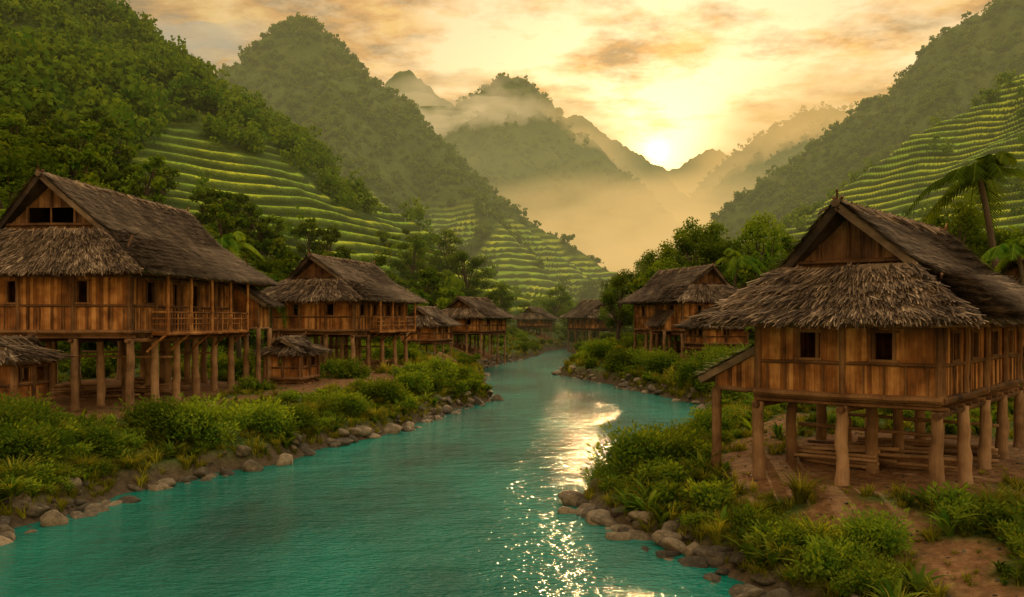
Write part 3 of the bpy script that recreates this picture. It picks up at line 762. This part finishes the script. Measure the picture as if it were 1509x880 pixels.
# single trees
bigT = [tree_mesh('broadleaf_tree', 16, 5.2, 7000, .40, 34, .3), tree_mesh('broadleaf_tree', 14, 4.6, 6000, .38, 30, .28), tree_mesh('broadleaf_tree', 12, 4.4, 6000, .38, 28, .25)]
def place(name, me, x, y, s, rz=None):
    o = obj(name, me, loc=(x, y, float(H(x, y)[0])-.15)); o.scale = (s, s, s*random.uniform(.93, 1.07)); o.rotation_euler = (0, 0, random.uniform(0, 6.28) if rz is None else rz); return o
for i, (x, y, s) in enumerate([(-42,76,1.25),(-37,84,1.0),(-49,84,1.25),(-34,90,.85),(-46,100,1.1),(-31,80,.6),(-28,96,.65),(-36,70,.7),
        (-24,88,.55),(-19,100,.5),(35,70,.9),(41,78,1.0),(32,108,.95),(20.5,122,1.0),(26,118,.95),(38,100,.9),(28,98,.65),(46,96,.9),(44,64,.9),(36,86,.75),
        (-17,150,.8),(-8,152,.75),(-2,158,.65),(-12,165,.85),(-13,135,.6),(9,190,.8),(22,150,.95),(24,135,.95),(-20,125,.6),(30,60,.55),(-50,62,1.1),
        (-56,75,1.2),(-30,108,.7),(-24,112,.6),(29,130,1.0),(35,122,.9),(42,112,.95),(52,84,1.0),(17,140,.75),(-4,142,.5),(-9,128,.45),
        (18,106,.9),(23.5,108,1.0),(29.5,102,1.1),(34.5,95,1.0),(26,126,1.15),(14.5,121,.75),(39,90,1.0),(20,98,.6),(48,74,1.0),(-27,74,.45),(-16,116,.5),(-11,142,.6),(20,165,1.0),(26,172,1.1),(13,178,.8)]):
    place('broadleaf_tree', bigT[i % 3], x, y, s)
palm = [palm_mesh('palm_tree', 7.5, 3.0), palm_mesh('palm_tree', 6, 2.7, 14)]
for i, (x, y, s) in enumerate([(27.5,49,1.6),(31,54,1.3),(22,90,1.35),(24.5,86,1.1),(-18.5,60,1.2),(-16.5,62,.95),(17,62,.55),(20.5,72,.6),(25,42,1.0),(20,93,1.0)]):
    place('palm_tree', palm[i % 2], x, y, s)

# riverbank vegetation
bushM = [bush_mesh('bush', .95, 1.0, 900, .155), bush_mesh('bush', 1.1, .85, 900, .145), bush_mesh('bush', .8, 1.15, 800, .165), bush_mesh('bush', 1.2, .7, 1000, .125)]
heroB = [bush_mesh('bush', 1.6, 1.9, 5200, .15, 22), bush_mesh('bush', 1.9, 1.6, 5200, .14, 24)]
bushC = proto_collection('undergrowth_bush', bushM)
grassC = proto_collection('grass_tuft', [blades_mesh('grass_tuft', 34, .45, .013, .3, .5, seg=3), blades_mesh('grass_tuft', 30, .6, .015, .35, .6, seg=3), blades_mesh('grass_tuft', 36, .3, .013, .4, .5, seg=3)])
fernC = proto_collection('fern', [blades_mesh('fern', 16, .8, .07, .2, .8, M_BUSH, 5), blades_mesh('fern', 12, 1.0, .10, .2, .8, M_BUSH, 5)])
bigG = blades_mesh('reed_clump', 160, 1.25, .016, .5, .75)
reedC = proto_collection('tall_reeds', [bigG, blades_mesh('reed_clump', 120, 1.0, .015, .5, .9)])
def bank_pts(n, y0, y1, omin, omax, pw=1.0):
    Y = y0+(y1-y0)*rng.uniform(0, 1, n)**1.25; sd = rng.uniform(0, 1, n) < .5
    o = omin+(omax-omin)*rng.uniform(0, 1, n)**pw
    l, r = banks(Y); X = np.where(sd, l-o, r+o); return X, Y
def bank_scatter(name, coll, npr, n, y0, y1, omin, omax, s0, s1, pw=1.0, dmax=.3, hmin=.6, clump=.0, grow=0, dmin=-1):
    X, Y = bank_pts(n, y0, y1, omin, omax, pw)
    d = dirtmask(X, Y); hd = housedist(X, Y)
    k = (d < dmax) & (d > dmin) & (hd > hmin) & (fbm(X*.45, Y*.45, 3, 19) > clump)
    X, Y = X[k], Y[k]; Z = H(X, Y)
    return scatter(name, coll, npr, np.stack([X, Y, Z-.03], 1), rng.uniform(s0, s1, len(X))*(1+grow*Y/100), .12)
bank_scatter('grass', grassC, 3, 15000, 12, 75, .3, 22, .45, 1.2, 1.3, .65, .3, .0)
bank_scatter('short_grass', grassC, 3, 5000, 14, 55, 1, 16, .15, .45, 1.0, 1.1, .1, .45, 0, .5)
bank_scatter('tall_grass', grassC, 3, 6000, 60, 180, .3, 30, 1.0, 2.0, 1.2, .7, .4, .0)
bank_scatter('undergrowth', bushC, 4, 2300, 14, 80, .7, 24, .25, .85, 1.2, .12, 1.0, .50)
bank_scatter('riverside_bushes', bushC, 4, 2400, 55, 200, .8, 34, .6, 1.5, 1.1, .15, 1.6, .46)
bank_scatter('ferns', fernC, 2, 3000, 13, 80, .5, 20, .4, 1.2, 1.3, .2, .8, .40)
bank_scatter('riverbank_reeds', reedC, 2, 320, 16, 70, .5, 9, .45, 1.0, 1.3, .15, 1.0, .46)
for i, (x, y, s) in enumerate([(4.4,30.3,1.0),(5.7,31.4,.95),(3.4,30.0,.6),(6.7,36,.9),(8.6,38,.8),(-12.6,36.2,1.05),(-14.2,35.5,.9),(-11.2,39.5,1.0),(-10.2,41,.8),(-9.2,46,.9),
        (-16.3,29.2,1.0),(-18,31,1.1),(-15.2,31.8,.75),(-7.6,52,1.0),(-6.6,57,.9),(7.0,20.2,.62),(8.0,19.6,.6),(6.2,21.8,.5),(12.8,19.3,.6),(13.6,20.5,.7),(14.4,18.4,.7),(10.8,17.3,.5),
        (-19,27.5,1.0),(-17.3,26.0,.8),(14,66,1.3),(12.5,76,1.4),(10.5,82,1.3),(16,70,1.3),(9,92,1.3),(-20.5,32.5,1.0),(-18.6,33.4,.8),(7.2,17.8,.5),(6.9,18.8,.55),(12.0,17.2,.55),(15.2,19.6,.7),
        (11.7,18.4,.45),(12.2,19.9,.4),(11.2,16.4,.5),(14.8,21.4,.5),(10.4,15.6,.4)]):
    place('bush', heroB[i % 2], x, y, s)
for x, y, s in [(-15.6,27.6,1.1),(-14.9,28.6,.9),(-16.6,26.4,1.0),(6.2,20.3,.8),(6.9,21.2,.75),(-13.6,31.5,.8),(11.2,20.4,.6),(5.3,23.4,.6),(-17.8,25.2,1.0),(12.9,17.8,.8),(13.8,19.2,.8),(6.6,18.0,.6),(10.9,18.0,.55),(-18.8,29.3,1.2),(-15.9,25.6,.9),(-14.3,30.2,.8),(7.6,18.6,.6),(5.8,22.2,.6)]:
    place('reed_clump', bigG, x, y, s)

# rocks on the waterline, pebbles on the paths
rockC = proto_collection('river_rock', [rock_mesh('river_rock', i+3) for i in range(6)])
X, Y = bank_pts(1700, 16, 130, -.7, .8)
kk = fbm(X*.3, Y*.3, 2, 44) > .40; X, Y = X[kk], Y[kk]
sz = .08+.44*rng.uniform(0, 1, len(X))**2.4
scatter('riverbank_rocks', rockC, 6, np.stack([X, Y, np.maximum(H(X, Y), -.12)+.02], 1), sz, .25)
X, Y = bank_pts(7000, 14, 60, .5, 16); kk = dirtmask(X, Y) > .5; X, Y = X[kk], Y[kk]
scatter('path_pebbles', rockC, 6, np.stack([X, Y, H(X, Y)], 1), .015+.06*rng.uniform(0, 1, len(X))**3, .25)
RM = [rock_mesh('river_boulder', i+20) for i in range(3)]
for i, (x, y, s) in enumerate([(2.0,28.6,.55),(2.9,27.3,.5),(3.7,26.2,.42),(5.1,21.6,.5),(4.6,22.3,.4),(6.1,19.3,.45),(5.6,18.4,.4),(-13.4,25.8,.5),(-12.4,31.6,.45),(-10.3,35.0,.5),(-9.4,36.4,.55),(-8.2,42,.6),(-6.4,46.5,.6),(-5.6,48,.5),(-4.4,56,.6),(-2.5,62,.7),(-1.0,65,.6),(5.0,95,.9),(9.6,76,.7)]):
    o = obj('river_boulder', RM[i % 3], loc=(x, y, .08)); o.scale = (s, s, s); o.rotation_euler = (0, 0, random.uniform(0, 6))

# ------------------------------------------------------------ light, sky, haze
SX, SZ = .165, .190
S = Vector((SX, 1, SZ)).normalized(); el = math.asin(S.z); az = math.atan2(S.x, S.y)
sun = bpy.data.lights.new('sun', 'SUN'); sun.energy = 4.6; sun.angle = math.radians(.6); sun.color = (1, .60, .25)
so = bpy.data.objects.new('sun', sun); COL.objects.link(so); so.rotation_euler = (-S).to_track_quat('-Z', 'Y').to_euler()
w = bpy.data.worlds.new('World'); scene.world = w; w.use_nodes = True; nt = w.node_tree; nt.nodes.clear()
try:
    w.cycles.sampling_method = 'MANUAL'; w.cycles.sample_map_resolution = 512
except Exception: pass
sky = N(nt, 'ShaderNodeTexSky', sky_type='NISHITA', sun_disc=False); sky.sun_elevation = el; sky.sun_rotation = az
dirv = N(nt, 'ShaderNodeTexCoord').outputs['Generated']
sp = N(nt, 'ShaderNodeSeparateXYZ'); L(nt, dirv, sp.inputs[0])
dp = N(nt, 'ShaderNodeVectorMath', operation='DOT_PRODUCT'); L(nt, dirv, dp.inputs[0]); dp.inputs[1].default_value = S
dot = math_(nt, 'MAXIMUM', dp.outputs['Value'], 0.0)
def scalev(v, f):
    vm = N(nt, 'ShaderNodeVectorMath', operation='SCALE')
    L(nt, v, vm.inputs[0])
    if isinstance(f, float): vm.inputs['Scale'].default_value = f
    else: L(nt, f, vm.inputs['Scale'])
    return vm.outputs[0]
def addv(a, b):
    ad = N(nt, 'ShaderNodeVectorMath', operation='ADD'); L(nt, a, ad.inputs[0]); L(nt, b, ad.inputs[1]); return ad.outputs[0]
base = ramp(nt, sp.outputs['Z'], [(0, (.95,.46,.06)), (.2, (.94,.52,.09)), (.36, (.76,.48,.15)), (.55, (.82,.62,.36)), (1, (.80,.67,.48))])
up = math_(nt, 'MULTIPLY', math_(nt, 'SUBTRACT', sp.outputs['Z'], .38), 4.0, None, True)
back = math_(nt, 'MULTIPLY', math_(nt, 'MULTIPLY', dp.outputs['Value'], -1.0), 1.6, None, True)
sky_fill = math_(nt, 'MULTIPLY_ADD', math_(nt, 'MAXIMUM', up, back), 1.3, 1.0)  # sky overhead and behind camera brightened as added, unseen fill light
base = addv(scalev(base, sky_fill), scalev(sky.outputs[0], .05))
# clouds on a plane overhead
zz = math_(nt, 'ADD', math_(nt, 'MAXIMUM', sp.outputs['Z'], 0.0), .10)
cx = math_(nt, 'DIVIDE', sp.outputs['X'], zz); cy = math_(nt, 'DIVIDE', sp.outputs['Y'], zz)
cv = N(nt, 'ShaderNodeCombineXYZ'); L(nt, cx, cv.inputs[0]); L(nt, cy, cv.inputs[1])
n1 = noise(nt, cv.outputs[0], 2.3, 6, .62)
n2 = noise(nt, mapping(nt, cv.outputs[0], (1, 1.2, 1)), 5.0, 5, .62)
left = math_(nt, 'MAXIMUM', math_(nt, 'MULTIPLY', math_(nt, 'SUBTRACT', -.02, sp.outputs['X']), .6), 0.0)
cmf = math_(nt, 'MULTIPLY', math_(nt, 'SUBTRACT', math_(nt, 'ADD', n1, left), .45), 6.0, None, True)
glowc = math_(nt, 'POWER', dot, 10.0)
ccol = ramp(nt, n2, [(.38, (.36,.23,.14)), (.50, (.74,.41,.16)), (.62, (1.0,.68,.28))])
ccol = mixc(nt, 1.0, ccol, mixc(nt, glowc, (.68,.70,.76), (1.30,1.06,.64)), 'MULTIPLY')
ccol = scalev(ccol, math_(nt, 'MULTIPLY_ADD', math_(nt, 'MAXIMUM', up, back), 1.3, 1.0))  # clouds get the same added fill overhead and behind camera
skyc = mixc(nt, math_(nt, 'MULTIPLY', cmf, .88), base, ccol)
g3 = math_(nt, 'ADD', math_(nt, 'MULTIPLY', math_(nt, 'POWER', dot, 60.0), .10), math_(nt, 'MULTIPLY', math_(nt, 'POWER', dot, 1200.0), 1.0))
g3 = math_(nt, 'ADD', g3, math_(nt, 'MULTIPLY', math_(nt, 'POWER', dot, 16000.0), 6.0))
rgb = N(nt, 'ShaderNodeRGB'); rgb.outputs[0].default_value = (1, .58, .16, 1)
tot = addv(skyc, scalev(rgb.outputs[0], g3))
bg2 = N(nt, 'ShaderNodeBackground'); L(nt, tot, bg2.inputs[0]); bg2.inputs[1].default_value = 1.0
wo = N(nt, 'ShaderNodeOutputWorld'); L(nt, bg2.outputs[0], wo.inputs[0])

def glow_fog_mat(name, dens, col):
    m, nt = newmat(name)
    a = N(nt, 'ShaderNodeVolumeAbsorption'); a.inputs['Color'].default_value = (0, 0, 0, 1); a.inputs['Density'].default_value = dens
    e = N(nt, 'ShaderNodeEmission'); e.inputs['Color'].default_value = (*col, 1); e.inputs['Strength'].default_value = dens  # fog glows by itself, emission standing in for scattered sunlight
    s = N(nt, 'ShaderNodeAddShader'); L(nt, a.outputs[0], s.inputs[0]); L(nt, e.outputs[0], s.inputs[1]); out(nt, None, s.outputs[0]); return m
mb = MB(); mb.box((0, 1760, 95), (2300, 1640, 105)); obj('valley_haze', mb.mesh('valley_haze', [glow_fog_mat('haze', .00055, (.52,.43,.17))]))
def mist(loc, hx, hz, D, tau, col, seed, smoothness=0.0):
    """a cloud bank: thick in the middle, thinning smoothly to nothing at its round rim, with billows, glowing by its own emission"""
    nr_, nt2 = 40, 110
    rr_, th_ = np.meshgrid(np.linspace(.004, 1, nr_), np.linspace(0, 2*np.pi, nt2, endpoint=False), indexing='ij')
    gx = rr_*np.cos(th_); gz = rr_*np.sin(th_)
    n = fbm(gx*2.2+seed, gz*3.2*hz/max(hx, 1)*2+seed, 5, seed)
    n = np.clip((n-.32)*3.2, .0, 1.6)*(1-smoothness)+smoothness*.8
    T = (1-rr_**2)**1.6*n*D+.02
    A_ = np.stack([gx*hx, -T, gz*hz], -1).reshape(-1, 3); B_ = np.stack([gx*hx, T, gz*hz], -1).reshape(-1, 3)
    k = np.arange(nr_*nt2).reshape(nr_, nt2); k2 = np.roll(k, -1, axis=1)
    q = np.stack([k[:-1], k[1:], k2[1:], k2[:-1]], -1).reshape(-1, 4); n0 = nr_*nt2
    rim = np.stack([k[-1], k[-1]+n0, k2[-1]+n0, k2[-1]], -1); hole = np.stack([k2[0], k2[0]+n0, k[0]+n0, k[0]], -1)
    me = mesh_np('mist_bank', np.concatenate([A_, B_]), np.concatenate([q, q[:, ::-1]+n0, rim, hole]), [glow_fog_mat('mist', tau/(2*D), col)], smooth=False)
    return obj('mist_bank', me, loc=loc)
mist((120, 760, 68), 230, 72, 70, 2.4, (1.0,.60,.20), 3, .2)  # sunlit gold of the valley mist put into the emission colour
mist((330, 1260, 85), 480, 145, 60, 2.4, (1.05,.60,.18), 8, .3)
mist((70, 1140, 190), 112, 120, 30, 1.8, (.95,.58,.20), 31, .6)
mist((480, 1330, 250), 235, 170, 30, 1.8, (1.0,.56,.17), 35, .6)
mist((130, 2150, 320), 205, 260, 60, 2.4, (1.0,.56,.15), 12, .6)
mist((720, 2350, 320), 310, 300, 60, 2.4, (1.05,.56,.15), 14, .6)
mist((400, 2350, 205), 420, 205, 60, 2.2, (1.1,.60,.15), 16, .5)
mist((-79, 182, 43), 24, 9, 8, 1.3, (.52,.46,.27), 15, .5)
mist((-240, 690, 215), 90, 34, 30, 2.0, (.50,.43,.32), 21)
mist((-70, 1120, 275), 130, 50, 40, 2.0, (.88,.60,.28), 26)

cam = bpy.data.cameras.new('camera'); cam.lens = 31.0; cam.sensor_width = 36; cam.shift_y = .02; cam.clip_end = 8000; cam.clip_start = .3
co = bpy.data.objects.new('camera', cam); COL.objects.link(co); co.location = (0, 0, 6); co.rotation_euler = (math.radians(90), 0, 0)
scene.camera = co
scene.view_settings.view_transform = 'Standard'; scene.view_settings.look = 'None'; scene.view_settings.exposure = 0
